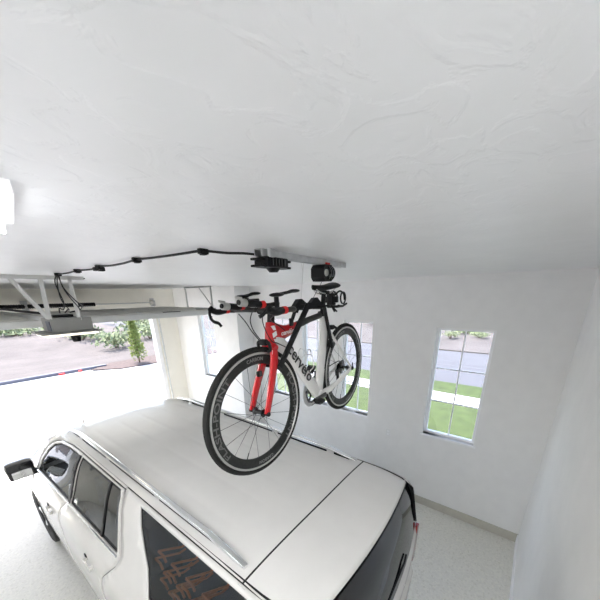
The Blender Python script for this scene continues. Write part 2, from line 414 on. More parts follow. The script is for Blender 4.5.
# ------------------------------------------------------------------ bicycle frame of reference
F = V((.925, 1.017, 2.713)); RH = V((1.902, 1.095, 2.741))
fx = (F - RH).normalized(); fz = (V((0, 0, 1)) - fx * fx.z).normalized(); fy = fz.cross(fx)
_r = Matrix.Rotation(.02, 3, fx); fy = _r @ fy; fz = _r @ fz
BM = Matrix((fx, fy, fz)).transposed().to_4x4(); BM.translation = F
def bike_root(name, **k):
    r = empty(name); r.matrix_world = BM; tag(r, **k); return r

# ------------------------------------------------------------------ ceiling rail and lift (in the bicycle's frame)
ra = math.atan2(fx.y, fx.x)
R_ = base_of('ceiling_rail', (.985, 1.022, CZ), 'long grey steel channel rail screwed to the ceiling above the bicycle', 'rail')
dv = -fx.copy(); dv.z = 0; dv.normalize(); R_.rotation_euler.z = math.atan2(dv.y, dv.x)
m = MB(); L_ = .86
m.box((0, -.0205, -.030), (L_, -.018, 0)).box((0, .018, -.030), (L_, .0205, 0)).box((0, -.018, -.003), (L_, .018, 0)).box((0, -.018, -.030), (L_, -.011, -.028)).box((0, .011, -.030), (L_, .018, -.028))
m.build('channel', STEEL, R_, smooth=False)
for k in range(3): MB().box((.05 + k * .36, -.012, -.006), (.07 + k * .36, .012, -.003)).build('bolt', ZINC, R_)

def lift_frame(x):   # world point under the rail at distance x
    return R_.location + dv * x
# motor at the left end
M_ = base_of('lift_motor', lift_frame(.06) - V((0, 0, .030)), 'black winged motor unit clamped under the left end of the ceiling rail', 'motor')
M_.rotation_euler.z = R_.rotation_euler.z
MB().box((-.045, -.040, -.045), (.115, .040, 0), .008).build('housing', BLACKP, M_)
for sx_, ex in ((-1, -.045), (1, .115)):
    for zz in (-.012, -.040): MB().box((ex - (.035 if sx_ < 0 else 0), -.03, zz - .005), (ex + (.035 if sx_ > 0 else 0), .03, zz + .005), .003).build('mounting_lug', BLACKP, M_)
MB().sweep([(.045, 0, -.045), (.045, 0, -.062)], [.035, .02], n=14).build('gear_cap', BLACKP, M_)
m = MB()
for k in range(5): m.box((-.02 + k * .022, -.05, -.038), (-.011 + k * .022, -.044, -.008))
m.build('cooling_fins', BLACKG, M_)
MB().box((-.03, -.05, -.004), (.0, -.03, .03), .002).build('clamp_plate', STEEL, M_)
# pulley block above saddle
W_ = base_of('pulley_hoist', lift_frame(.575) - V((0, 0, .030)), 'round black ribbed pulley block with red tab hanging above the saddle', 'hoist')
W_.rotation_euler.z = R_.rotation_euler.z
m = MB(); hw, hh = .058, .046; cc = .022; cz = -.046
pr = [(-hw + cc, -hh), (hw - cc, -hh), (hw, -hh + cc), (hw, hh - cc), (hw - cc, hh), (-hw + cc, hh), (-hw, hh - cc), (-hw, -hh + cc)]
m.poly([(a, -.045, cz + b_) for a, b_ in pr], (0, .09, 0)); m.build('housing', BLACKP, W_, smooth=False)
for k in range(3):
    xx = -.005 + k * .022
    MB().lathe([(.036, -.006), (.046, -.004), (.046, .004), (.036, .006)], 20, 'x', (xx, -.022, cz), close=True).build('rib', BLACKG, W_)
MB().lathe([(0, -.002), (.018, -.002), (.020, .006), (0, .010)], 20, 'y', (-.035, -.052, cz)).build('round_emblem', ALU, W_)
MB().box((.0, -.028, -.008), (.050, .028, .014), .003).build('red_clamp_tab', REDT, W_)

# rope
bpt = lambda x, y, z: BM @ V((x, y, z))
hr = MB(); a = lift_frame(.37) - V((0, 0, .02)); c = bpt(-.40, .02, .535)
hr.sweep([a, c], .0016, n=6); hr.sweep([lift_frame(.345) - V((0, 0, .035)), a.lerp(c, .28)], .0012, n=6)
tag(hr.build('lift_rope', ZINC), 'thin pale rope running from the rail down to the black yoke', 'rope')
for (x0_, xb) in ((.575, -.53),):
    tag(MB().sweep([lift_frame(x0_) - V((0, 0, .12)), bpt(xb, .0, .505)], .0015, n=6).build('hoist_rope', BLACKP), 'thin dark rope under the ribbed pulley block', 'rope')

# yoke
Y_ = bike_root('bicycle_yoke', label='black W-shaped lifting yoke with long arms gripping the bicycle frame', cat='lifting yoke')
def ypoly(pts, y, t=.012):
    return MB().poly([(p[0], y, p[1]) for p in pts], (0, t, 0))
Wp = [(-.30, .505), (-.345, .54), (-.375, .54), (-.42, .515), (-.47, .515), (-.515, .54), (-.545, .54), (-.60, .50), (-.605, .475), (-.56, .47), (-.55, .485), (-.50, .478), (-.38, .478), (-.34, .485), (-.325, .468), (-.30, .475)]
ypoly([(p[0] - .045, p[1] - .008) for p in Wp], -.012, .026).build('yoke_plate', BLACKP, Y_)
MB().sweep([(-.41, -.03, .49), (-.41, .065, .49)], .012).build('spreader_bar', BLACKP, Y_); MB().sweep([(-.60, -.03, .475), (-.60, .055, .475)], .012).build('spreader_bar', BLACKP, Y_)
for yy in (.055,):
    MB().sweep([(-.41, yy, .495), (-.26, yy, .35), (-.120, yy, .212)], [(.010, .022), (.010, .021), (.010, .019)], side=(0, 1, 0), n=8).build('front_arm', BLACKP, Y_)
    MB().sweep([(-.595, yy, .48), (-.62, yy * .9, .43), (-.70, yy * .9, .21)], [(.009, .017)] * 3, side=(0, 1, 0), n=8).build('rear_arm', BLACKP, Y_)
MB().sweep([(-.130, -.06, .215), (-.130, .06, .215)], .012).build('hook_pad', BLACKP, Y_)
MB().sweep([(-.70, -.05, .22), (-.70, .05, .22)], .010).build('hook_pad', BLACKP, Y_)
MB().sweep(smooth_path([(-.30, .055, .50), (-.265, .055, .45), (-.25, .055, .43)]), [(.012, .003)] * 13, side=(0, 1, 0), n=6).box((-.262, .045, .405), (-.238, .06, .445), .004).build('buckle_strap', BLACKP, Y_)

# ------------------------------------------------------------------ bicycle
B = bike_root('bicycle', label='red and white racing bicycle with aero handlebars hanging from the ceiling lift', cat='bicycle')
def bs(pts, secs, name, m, parent=None, n=14, sm=True, k=5):
    pts2 = [V(p) for p in pts]
    if sm and len(pts) > 2:
        q = smooth_path(pts2, k); ss = []
        for i in range(len(pts) - 1):
            for j in range(k):
                t = j / k; a, b_ = secs[i], secs[i + 1]; ss.append((a[0] + (b_[0] - a[0]) * t, a[1] + (b_[1] - a[1]) * t))
        ss.append(secs[-1])
    else: q, ss = pts2, list(secs)
    return MB().sweep(q, ss, side=(0, 1, 0), n=n).build(name, m, parent or B)
HTt, HTb = V((-.146, 0, .435)), V((-.128, 0, .325))
ht = bs([HTb, (-.140, 0, .39), HTt], [(.024, .036), (.020, .040), (.021, .030)], 'head_tube', REDP)
bs([(-.15, 0, .385), (-.25, 0, .372), (-.36, 0, .392)], [(.018, .055), (.017, .036), (.016, .022)], 'top_tube', REDP)
bs([(-.36, 0, .392), (-.52, 0, .412), (-.66, 0, .425)], [(.0165, .022), (.015, .018), (.015, .018)], 'top_tube', CARBON)
bs([(-.155, 0, .345), (-.215, 0, .31), (-.40, 0, .115), (-.565, 0, -.075)], [(.018, .03), (.018, .042), (.019, .042), (.024, .045)], 'down_tube', WHITEP)
bs([(-.665, 0, .425), (-.675, 0, .33), (-.645, 0, .17), (-.59, 0, -.06)], [(.018, .032), (.018, .045), (.018, .045), (.022, .045)], 'seat_tube', WHITEP)
bs([(-.715, 0, .34), (-.700, 0, .22), (-.648, 0, .07)], [(.019, .006), (.019, .006), (.019, .005)], 'seat_tube_edge', CARBON)
MB().lathe([(.0, -.036), (.026, -.036), (.030, -.02), (.030, .02), (.026, .036), (0, .036)], 20, 'y', (-.575, 0, -.085)).build('bottom_bracket', WHITEP, B)
for s_ in (1, -1):
    bs([(-.60, s_ * .03, -.085), (-.70, s_ * .04, -.075), (-.85, s_ * .058, -.035), (-.975, s_ * .064, 0)], [(.009, .026), (.009, .024), (.008, .018), (.006, .014)], 'chain_stay', WHITEP)
    bs([(-.69, s_ * .018, .335), (-.76, s_ * .038, .25), (-.975, s_ * .064, .005)], [(.008, .016), (.008, .011), (.006, .009)], 'seat_stay', WHITEP)
MB().box((-.70, -.02, .31), (-.665, .02, .345), .006).build('stay_bridge', WHITEP, B)
bs([(-.668, 0, .42), (-.680, 0, .50), (-.695, 0, .575)], [(.012, .028), (.010, .024), (.012, .020)], 'seat_post', BLACKP)
MB().lathe([(.026, -.015), (.030, -.01), (.030, .01), (.026, .015)], 16, 'z', (-.666, 0, .43)).build('seat_clamp', BLACKP, B)

# saddle
def saddle():
    m = MB(); N = 14; rings = []
    for i in range(N + 1):
        t = i / N; x = -.555 - .25 * t
        wd = .018 + .006 * t + .050 * max(0, (t - .35) / .65) ** 1.3; wd *= (1 if t < .93 else .85)
        wd = wd * min(1, .35 + t * 6)
        z = .585 + .008 * (2 * t - 1) ** 2 + .012 * t
        ring = []
        for k in range(16):
            a = 2 * PI * k / 16; c_, s2 = math.cos(a), math.sin(a)
            ring.append(m.bm.verts.new((x, c_ * wd, z + (s2 * .012 if s2 > 0 else s2 * (.016 + .008 * min(1, 3 * t)))  - .010 * (c_ * c_) * t)))
        rings.append(ring)
    for a, b_ in zip(rings, rings[1:]):
        for k in range(16): m.bm.faces.new((a[k], a[(k + 1) % 16], b_[(k + 1) % 16], b_[k]))
    m.bm.faces.new(rings[0]); m.bm.faces.new(rings[-1][::-1])
    s_ = m.build('saddle', BLACKP, B)
    for q in (.02, -.02):
        MB().sweep(smooth_path([(-.58, q * .5, .58), (-.64, q, .555), (-.74, q, .553), (-.80, q * 1.6, .585)]), .0035, n=8).build('saddle_rail', ALU, s_)
    MB().box((-.725, -.026, .545), (-.675, .026, .567), .005).build('rail_clamp', BLACKP, s_)
saddle()
# rear bottle mount behind the saddle
rm = MB().box((-.815, -.022, .475), (-.76, .022, .55), .01).box((-.80, -.05, .49), (-.775, .05, .53), .006).build('rear_carrier', BLACKP, B)
for yy in (.045, -.045):
    MB().lathe([(.034, -.004), (.041, -.004), (.041, .004), (.034, .004)], 20, 'y', (-.875, yy, .515), close=True).build('cage_ring', BLACKP, rm)
    MB().sweep([(-.80, yy, .47), (-.86, yy, .462), (-.93, yy, .475)], .007, n=8).build('cage_arm', BLACKP, rm)
    MB().sweep(smooth_path([(-.80, yy * .6, .54), (-.86, yy * .6, .56), (-.92, yy * .6, .54), (-.935, yy * .6, .50)]), .006, n=8).build('cage_hoop', BLACKP, rm)
MB().box((-.90, -.04, .455), (-.80, .04, .468), .004).build('cage_base', BLACKP, rm)
for k in range(2): MB().sweep([(-.79, 0, .47), (-.80 - .03 * k, .02, .43)], .006, n=6).build('strap_end', BLACKP, rm)

# wheels
def wheel(name, parent, label=None):
    w = MB(); tr = .0135
    w.lathe([(.3205 + tr * math.cos(a), tr * math.sin(a)) for a in [2 * PI * k / 10 for k in range(10)]], 72, 'y', close=True)
    t_ = w.build(name, TYRE, parent)
    ri = MB().lathe([(.250, -.004), (.250, .004), (.262, .009), (.285, .0115), (.310, .0100), (.310, -.0100), (.285, -.0115), (.262, -.009)], 72, 'y', close=True).build('rim', CARBON, t_)
    for q in (1, -1):
        MB().lathe([(.297, .0108 * q), (.298, .0126 * q), (.307, .0126 * q), (.308, .010 * q)], 72, 'y').build('brake_track', ALU, t_)
        def arc(r0, a0):
            def f(x, y, z):
                a = a0 + x / r0 * q; r = r0 + y
                return V((r * math.cos(a) , q * (.0122 - .0016 * abs(y) / .02 * (1 if y < 0 else .2) + z), r * math.sin(a)))
            return f
        for a0 in (PI * 1.0, 0.0):
            aa = -a0 if False else a0
            lettering('rim_lettering', 'FLASH-POINT', .040, arc(.276, a0 + .17 if q > 0 else PI - a0 - .17), GREYT, t_, sx=1.7)
        for a0 in (PI / 2, -PI / 2):
            lettering('rim_lettering', 'CARBON', .024, arc(.276, a0), GREYL, t_, sx=1.1)
    hb = MB().lathe([(0, -.045), (.010, -.045), (.010, -.034), (.021, -.032), (.021, -.028), (.012, -.02), (.012, .02), (.021, .028), (.021, .032), (.010, .034), (.010, .045), (0, .045)], 20, 'y').build('hub', BLACKG, t_)
    a_v = -1.05
    for k in range(18):
        a = 2 * PI * k / 18; s_ = 1 if k % 2 else -1; da = (.35 if (k // 2) % 2 else -.35)
        MB().sweep([(.019 * math.cos(a + da * 2.5), s_ * .030, .019 * math.sin(a + da * 2.5)), (.252 * math.cos(a), s_ * .001, .252 * math.sin(a))], .0011, n=5).build('spoke', BLACKG, t_)
    MB().sweep([(.252 * math.cos(a_v), .002, .252 * math.sin(a_v)), (.215 * math.cos(a_v), .002, .215 * math.sin(a_v))], .0026, n=6).build('valve', BLACKP, t_)
    return t_
rwheel = wheel('rear_wheel', B); rwheel.location = (-.98, 0, 0)
rwheel.rotation_euler.y = .25
cs = MB()
for k in range(9):
    r = .024 + .0035 * k; cs.lathe([(.012, 0), (r, 0), (r + .003, .001), (r, .002), (.012, .002)], 24, 'y', (-.98, -.050 + .0038 * k, 0), close=True)
cs.build('cassette', BLACKG, B)
dr = MB().box((-1.0, -.075, -.06), (-.972, -.055, .0), .006).box((-1.015, -.073, -.13), (-.99, -.058, -.05), .005)
dr.lathe([(0, -.004), (.020, -.004), (.020, .004), (0, .004)], 14, 'y', (-.985, -.064, -.06)).lathe([(0, -.004), (.020, -.004), (.020, .004), (0, .004)], 14, 'y', (-1.0, -.064, -.12))
dr.build('rear_derailleur', BLACKP, B)
MB().lathe([(0, -.006), (.014, -.006), (.014, .006), (0, .006)], 14, 'y', (-.98, .072, 0)).sweep([(-.98, .078, 0), (-.955, .082, .05)], .004, n=6).build('rear_skewer', BLACKP, B)

# crankset
ck = MB().lathe([(.070, -.002), (.098, -.002), (.101, 0), (.098, .002), (.070, .002)], 48, 'y', (-.575, -.052, -.085), close=True).build('chainring', ALU, B)
MB().lathe([(.060, -.002), (.074, -.002), (.074, .002), (.060, .002)], 40, 'y', (-.575, -.044, -.085), close=True).build('inner_chainring', BLACKG, ck)
sp = MB()
for k in range(5):
    a = .3 + 2 * PI * k / 5; sp.sweep([(-.575, -.048, -.085), (-.575 + .075 * math.cos(a), -.048, -.085 + .075 * math.sin(a))], [(.005, .014), (.004, .009)], side=(0, 1, 0), n=8)
sp.build('spider', BLACKG, ck)
for s_, dx, dz in ((1, .165, .02), (-1, -.165, -.02)):
    ca = MB().sweep([(-.575, s_ * .062, -.085), (-.575 + dx, s_ * .075, -.085 + dz)], [(.009, .018), (.008, .012)], side=(0, 1, 0), n=10).build('crank_arm', BLACKG, B)
    px, pz = -.575 + dx, -.085 + dz
    MB().sweep([(px, s_ * .075, pz), (px, s_ * .135, pz)], .008, n=8).box((px - .032, s_ * .115 - .022, pz - .010), (px + .032, s_ * .115 + .022, pz + .010), .006).build('pedal', BLACKP, ca)
ch = MB().sweep(smooth_path([(-.575, -.050, .013), (-.78, -.048, .034), (-.97, -.044, .045), (-1.02, -.05, .015), (-1.0, -.062, -.05), (-1.02, -.064, -.13), (-.98, -.064, -.14), (-.78, -.055, -.165), (-.575, -.052, -.185)], 4), .004, n=6)
ch.build('chain', BLACKG, B)
MB().box((-.675, -.062, .0), (-.635, -.035, .05), .006).build('front_derailleur', BLACKP, B)

# bottle cage on down tube
cg = MB()
u = V((-.225, 0, -.276)).normalized(); nn = V((-.775, 0, .632))
o0 = V((-.36, 0, .17)) + nn * .045
for yy in (.028, -.028):
    cg.sweep(smooth_path([o0 + V((0, yy * .2, 0)), o0 + nn * .03 + V((0, yy, 0)) - u * .01, o0 + nn * .07 + V((0, yy * 1.1, 0)) - u * .0, o0 + nn * .075 + V((0, yy * .6, 0)) + u * .06, o0 + nn * .03 + V((0, yy * 1.1, 0)) + u * .11, o0 + V((0, yy * .3, 0)) + u * .13]), .0035, n=6)
cg.sweep([o0 + nn * .075 + V((0, .017, 0)) + u * .06, o0 + nn * .075 + V((0, -.017, 0)) + u * .06], .0035, n=6)
cg.build('bottle_cage', WHITEP, B)
MB().obox(o0 + u * .14 + nn * .02, u, (0, 1, 0), nn, (.012, .05, .05), .004).build('cage_stop', BLACKP, B)

# frame lettering
t_dir = V((-.632, 0, -.775)); u_dir = V((-.775, 0, .632)); tc_ = V((-.361, 0, .174))
for s_ in (1, -1):
    def fd(x, y, z, s_=s_):
        hh_ = (y) / .042
        yo = .0190 * math.sqrt(max(0, 1 - hh_ * hh_ * .8)) + .004 + z
        return tc_ + t_dir * (x * s_) + u_dir * (y if s_ > 0 else y) + V((0, s_ * (yo + .005 * min(1, max(0, x * s_ / .16))), 0))
    lettering('frame_lettering', 'cervélo', .092, fd, BLKT, B, sx=1.12)
    def ft(x, y, z, s_=s_):
        return V((-.262, s_ * (.0185 - .004 * abs(y) / .02 + z), .372)) + V((-1, 0, .02)) * (x * s_) + V((0, 0, 1)) * y
    lettering('top_tube_lettering', 'cervélo', .036, ft, WHT, B, sx=1.1)
    def fh(x, y, z, s_=s_):
        return V((-.140, s_ * (.0225 + z), .385)) + V((-1, 0, 0)) * (x * s_) + V((0, 0, 1)) * y
    m = MB()
    for pp in ([(-.018, .028), (.004, .028), (.012, .010), (-.004, .010)], [(.012, .006), (.016, -.012), (-.008, -.020), (-.012, -.002)], [(-.006, -.024), (.016, -.030), (.018, -.040), (.0, -.038)]):
        m.poly([fh(a * 1.3, b_ * 1.25, 0) for a, b_ in pp], (0, s_ * .001, 0))
    m.build('head_logo', WHT, B, smooth=False)
MB().box((-.70, .0185, .20), (-.692, .0195, .34)).build('seat_tube_lettering_bar', BLKT, B)

# steering assembly, turned slightly
steer = -.06
ax = (HTt - HTb).normalized()
SM = Matrix.Translation(HTb) @ Matrix.Rotation(steer, 4, ax) @ Matrix.Translation(-HTb)
# (parts are meshes directly under the bicycle so that each keeps its own turn)
def steered(o): o.parent = B; o.matrix_basis = SM @ o.matrix_basis; return o
fwheel = steered(wheel('front_wheel', None))
def st(pts, secs, name, m, n=12): return steered(bs(pts, secs, name, m, None, n=n))
for s_ in (1, -1):
    st([(-.118, s_ * .026, .315), (-.105, s_ * .038, .25), (-.04, s_ * .052, .10), (.0, s_ * .054, .0)], [(.014, .026), (.012, .028), (.010, .024), (.009, .019)], 'fork_blade', REDP)
    steered(MB().lathe([(0, -.006), (.012, -.006), (.012, .006), (0, .006)], 14, 'y', (0, s_ * .062, 0)).build('skewer_nut', BLACKP, B))
st([(-.122, -.040, .308), (-.125, 0, .322), (-.122, .040, .308)], [(.02, .018), (.024, .022), (.02, .018)], 'fork_crown', REDP)
steered(MB().poly([(-.112, .0355, .30), (-.106, .0375, .28), (-.092, .0395, .285), (-.098, .0375, .305)], (0, .002, 0)).build('fork_logo', WHT, B, smooth=False))
steered(MB().box((-.075, -.042, .17), (-.045, -.024, .20), .005).build('speed_sensor', BLACKP, B))
# front brake
br = MB()
for s_ in (1, -1): br.sweep(smooth_path([(-.085, 0, .345), (-.08, s_ * .035, .345), (-.085, s_ * .038, .31), (-.09, s_ * .018, .298)]), .008, n=8)
br.box((-.095, -.02, .33), (-.07, .02, .36), .006)
steered(br.build('front_brake', BLACKP, B))
rb = MB()
for s_ in (1, -1): rb.sweep(smooth_path([(-.775, 0, .33), (-.78, s_ * .035, .33), (-.785, s_ * .038, .30), (-.79, s_ * .018, .285)]), .008, n=8)
rb.box((-.80, -.02, .315), (-.765, .02, .345), .006)
rb.build('rear_brake', BLACKP, B)
# stem and bars
steered(MB().sweep([(-.146, 0, .43), (-.158, 0, .50)], [.019, .018], n=16).build('steerer_spacers', BLACKP, B))
steered(MB().sweep([(-.158, 0, .49), (-.11, 0, .495), (-.075, 0, .50)], [(.018, .02), (.015, .017), (.02, .02)], side=(0, 1, 0), n=12).build('stem', BLACKP, B))
bar = [(-.075, 0, .50), (-.078, s_ * .06, .50), (-.085, 0, .50)]
st([(-.09, -.205, .498), (-.082, -.12, .50), (-.075, 0, .50), (-.082, .12, .50), (-.09, .205, .498)], [(.011, .011)] * 5, 'base_bar', CARBON)
bpy.data.objects['base_bar'].data.update()
def horn(s_):
    P0 = [(-.088, s_ * .195, .498), (-.075, s_ * .212, .500), (-.04, s_ * .216, .502), (.0, s_ * .216, .500)]
    steered(MB().sweep(smooth_path(P0), .0115, n=12).build('bar_horn', ALU if False else CARBON, B))
    q = .026 if s_ > 0 else -.024
    steered(MB().sweep([(-.042 + q, s_ * .216, .502), (-.022 + q, s_ * .216, .502)], .0155, n=14).build('red_tape_band', REDT, B))
    steered(MB().sweep(smooth_path([(-.022 + q, s_ * .216, .502), (.01 + q, s_ * .216, .498), (.035 + q, s_ * .216, .500), (.060 + q, s_ * .216, .512)]), [(.0145, .0145)] * 19, n=12).build('bar_tape', BLACKP, B))
    lv = [(.052 + q, s_ * .216, .520), (.072 + q, s_ * .216, .505), (.072 + q, s_ * .216, .475), (.058 + q, s_ * .213, .455), (.035 + q, s_ * .21, .445), (.022 + q, s_ * .208, .428)]
    if s_ > 0: lv = [(.052 + q, s_ * .216, .520), (.072 + q, s_ * .214, .508), (.085 + q, s_ * .208, .495), (.10 + q, s_ * .20, .487)]
    steered(MB().sweep(smooth_path(lv), [(.009, .014)] * 6 + [(.006, .008)] * (len(smooth_path(lv)) - 6), side=(0, 1, 0), n=8).build('brake_lever', BLACKP, B))
    # aero extension
    ez = .012 if s_ > 0 else 0
    e0 = [(-.13, s_ * .075, .525), (-.06, s_ * .070, .520), (.01, s_ * .063, .520 + ez), (.07, s_ * .058, .527 + ez)]
    steered(MB().sweep(smooth_path(e0), .0105, n=12).build('aero_extension', CARBON, B))
    steered(MB().sweep([(-.040, s_ * .070, .5205 + ez * .5), (-.018, s_ * .069, .520 + ez * .5)], .0160, n=14).build('red_tape_band', REDT, B))
    steered(MB().sweep([(-.018, s_ * .069, .520 + ez * .5), (.01, s_ * .063, .520 + ez), (.058, s_ * .059, .526 + ez)], .0155, n=12).build('extension_grip', BLACKP, B))
    sh = steered(MB().sweep([(.058, s_ * .059, .526 + ez), (.092, s_ * .057, .530 + ez)], .0165, n=16).build('bar_end_shifter', ALU, B))
    MB().sweep([(.092, s_ * .057, .530 + ez), (.098, s_ * .057, .531 + ez)], .0105, n=12).build('shifter_cap', BLACKP, sh)
    steered(MB().sweep([(.075, s_ * .057, .545 + ez), (.110, s_ * .057, .552 + ez)], [(.006, .004), (.005, .003)], n=8).build('shift_lever', ALU, B))
    steered(MB().box((-.105, s_ * .098 - .009, .50), (-.085, s_ * .098 + .009, .556), .006).build('pad_bracket', BLACKP, B))
    pd = MB().ball((-.080, s_ * .115, .563), .034, (1.15, .9, .28), 3).ball((-.185, s_ * .130, .575), .030, (1.15, .85, .28), 3).sweep([(-.08, s_ * .115, .563), (-.185, s_ * .130, .575)], [(.007, .006)] * 2, n=8)
    steered(pd.build('arm_pad', BLACKP, B))
horn(1); horn(-1)
steered(MB().box((-.075, -.032, .525), (-.035, .012, .552), .006).build('bike_computer', BLACKP, B))
for p in ([(-.05, -.12, .485), (-.065, -.09, .44), (-.075, -.07, .40), (-.08, -.03, .355)], [(.0, .19, .49), (-.05, .10, .475), (-.09, .05, .45), (-.16, .035, .42), (-.22, .03, .385)],
          [(-.05, .05, .51), (-.03, .05, .45), (-.08, .045, .36), (-.15, .033, .33), (-.24, .022, .29)], [(-.08, -.05, .50), (-.075, -.07, .45), (-.08, -.06, .40), (-.09, -.03, .355)]):
    MB().sweep(smooth_path(p), .0025, n=6).build('control_cable', BLACKP, B)

# ------------------------------------------------------------------ the car
CAR = empty('suv', (1.36, .45, 0), .016)
tag(CAR, 'large white sport utility vehicle with chrome roof rails parked under the bicycle', 'car')
def interp(x, xs, ys):
    if x <= xs[0]: return ys[0]
    for i in range(len(xs) - 1):
        if x <= xs[i + 1]:
            t = (x - xs[i]) / (xs[i + 1] - xs[i]); return ys[i] + (ys[i + 1] - ys[i]) * t
    return ys[-1]
HZ = [.0, .30, .45, .60, .90, 1.10, 1.20, 1.28, 1.36, 1.45, 1.55, 1.65, 1.74, 1.80, 1.84, 1.862]
HH = [.98, 1.025, 1.045, 1.055, 1.06, 1.05, 1.035, 1.01, .975, .935, .895, .855, .815, .778, .750, .715]
def hx(y, z):
    h = interp(z, HZ, HH)
    if y < .40: h -= .085 * ((.40 - y) / .40) ** 2
    if y > 4.5: h *= 1 - .17 * ((y - 4.5) / 1.2) ** 2.2
    return h
def inpoly(p, poly):
    x, y = p; c = False; n = len(poly)
    for i in range(n):
        x1, y1 = poly[i]; x2, y2 = poly[(i + 1) % n]
        if (y1 > y) != (y2 > y) and x < (x2 - x1) * (y - y1) / (y2 - y1) + x1: c = not c
    return c
def dens(poly, st=.06):
    out = []
    for i in range(len(poly)):
        a = V(poly[i]); b = V(poly[(i + 1) % len(poly)]); k = max(1, int((b - a).length / st))
        for j in range(k): out.append(a + (b - a) * j / k)
    return out
def shrink(poly, d):
    """inset of a polygon (either winding)"""
    n = len(poly); A = sum(poly[i][0] * poly[(i + 1) % n][1] - poly[(i + 1) % n][0] * poly[i][1] for i in range(n)); sg = 1 if A > 0 else -1
    out = []
    for i in range(n):
        p0 = V(poly[i - 1]); p1 = V(poly[i]); p2 = V(poly[(i + 1) % n])
        e1 = (p1 - p0).normalized(); e2 = (p2 - p1).normalized()
        n1 = V((-e1.y, e1.x)) * sg; n2 = V((-e2.y, e2.x)) * sg; b = (n1 + n2)
        b = b.normalized() if b.length > 1e-4 else n1
        k = max(.35, b.dot(n1)); q = p1 + b * d / k; out.append((q.x, q.y))
    return out
def panel(name, poly, holes, side, m, off=0, th=.012, parent=None, gs=.07):
    pts = []; edges = []
    def loop(P):
        s0 = len(pts); D_ = dens(P); pts.extend(D_)
        edges.extend([(s0 + i, s0 + (i + 1) % len(D_)) for i in range(len(D_))])
    loop(poly)
    for h in holes: loop(h)
    ys = [p[0] for p in poly]; zs = [p[1] for p in poly]
    ny = int((max(ys) - min(ys)) / gs); nz = int((max(zs) - min(zs)) / gs)
    for i in range(1, ny + 1):
        for j in range(1, nz + 1):
            q = (min(ys) + (i - .3 * (j % 2)) * gs, min(zs) + j * gs)
            if inpoly(q, poly) and not any(inpoly(q, h) for h in holes) and min(((V(q) - p).length for p in pts[:len(edges)]), default=1) > gs * .35: pts.append(V(q))
    vs, es, fs, *_ = delaunay_2d_cdt([V(p) for p in pts], edges, [], 0, 1e-6)
    bm = bmesh.new(); B_ = [bm.verts.new((side * (hx(v.x, v.y) + off), v.x, v.y)) for v in vs]
    for f in fs:
        c = sum((vs[i] for i in f), V((0, 0))) / len(f)
        if inpoly(c, poly) and not any(inpoly(c, h) for h in holes):
            try: bm.faces.new([B_[i] for i in f])
            except ValueError: pass
    bmesh.ops.delete(bm, geom=[v for v in bm.verts if not v.link_faces], context='VERTS')
    bmesh.ops.recalc_face_normals(bm, faces=bm.faces)
    if bm.faces:
        big = max(bm.faces, key=lambda f: f.calc_area())
        if big.normal.x * side < 0: bmesh.ops.reverse_faces(bm, faces=bm.faces)
    me = bpy.data.meshes.new(name); bm.to_mesh(me); bm.free(); me.materials.append(m); me.shade_smooth()
    o = bpy.data.objects.new(name, me); COL.objects.link(o); o.parent = parent or CAR
    if th:
        md = o.modifiers.new('solid', 'SOLIDIFY'); md.thickness = th; md.offset = -1
    return o

BELT = lambda y: 1.44 - (y - 1.7) * .037
def arc_pts(cy, cz, r, a0, a1, n=12): return [(cy + r * math.cos(math.radians(a0 + (a1 - a0) * i / n)), cz + r * math.sin(math.radians(a0 + (a1 - a0) * i / n))) for i in range(n + 1)]
FWY, RWY, WR = 4.45, 1.20, .41
frontwin = [(3.92, BELT(3.9)), (3.84, 1.50), (3.70, 1.64), (3.54, 1.745), (3.36, 1.800), (3.10, 1.822), (2.86, 1.828), (2.835, BELT(2.83))]
rearwin = [(2.775, BELT(2.77)), (2.775, 1.83), (1.90, 1.838), (1.86, 1.80), (1.72, 1.46), (1.735, BELT(1.73))]
quartwin = [(1.57, 1.838), (.14, 1.838), (.075, 1.77), (.055, 1.32), (.62, 1.36), (1.215, 1.40), (1.29, 1.55)]
g = .004
door_f = [(4.02, .42), (4.05, 1.0), (4.02, 1.27), (3.93, 1.35), (3.88, 1.51), (3.72, 1.67), (3.55, 1.775), (3.36, 1.828), (3.08, 1.848), (2.80, 1.850), (2.80, 1.43), (2.86, 1.38), (2.98, 1.27), (3.03, 1.1), (3.03, .85), (3.0, .42)]
door_r = [(3.0, .42), (3.03, .85), (3.03, 1.1), (2.98, 1.27), (2.86, 1.38), (2.80, 1.43), (2.80, 1.850), (1.86, 1.850), (1.82, 1.80), (1.66, 1.45), (1.70, 1.36), (1.90, 1.16), (1.97, 1.0), (1.92, .80), (1.76, .62), (1.72, .42)]
quarter = [(2.0 - .28, .42), (1.76, .62), (1.92, .80), (1.97, 1.0), (1.90, 1.16), (1.70, 1.36), (1.66, 1.45), (1.82, 1.80), (1.86, 1.862), (.455, 1.862), (.36, 1.75), (.20, 1.40), (.05, 1.25), (.02, .9), (.03, .42)] + [(RWY - .53, .42)] + list(reversed(arc_pts(RWY, .42, .50, 15, 165))) 
quarter = [(1.72, .42), (1.76, .62), (1.92, .80), (1.97, 1.0), (1.90, 1.16), (1.70, 1.36), (1.66, 1.45), (1.82, 1.80), (1.86, 1.862), (.10, 1.862), (.06, 1.78), (.03, 1.25), (.015, .9), (.02, .42)] + [(RWY - .485, .42)] + arc_pts(RWY, .42, .47, 172, 8)
fender = [(4.02, .42), (4.05, 1.0), (4.02, 1.27), (3.95, 1.35), (4.35, 1.285), (4.6, 1.245), (5.1, 1.19), (5.45, 1.10), (5.62, .95), (5.66, .42), (FWY + .485, .42)] + arc_pts(FWY, .42, .47, 8, 172)
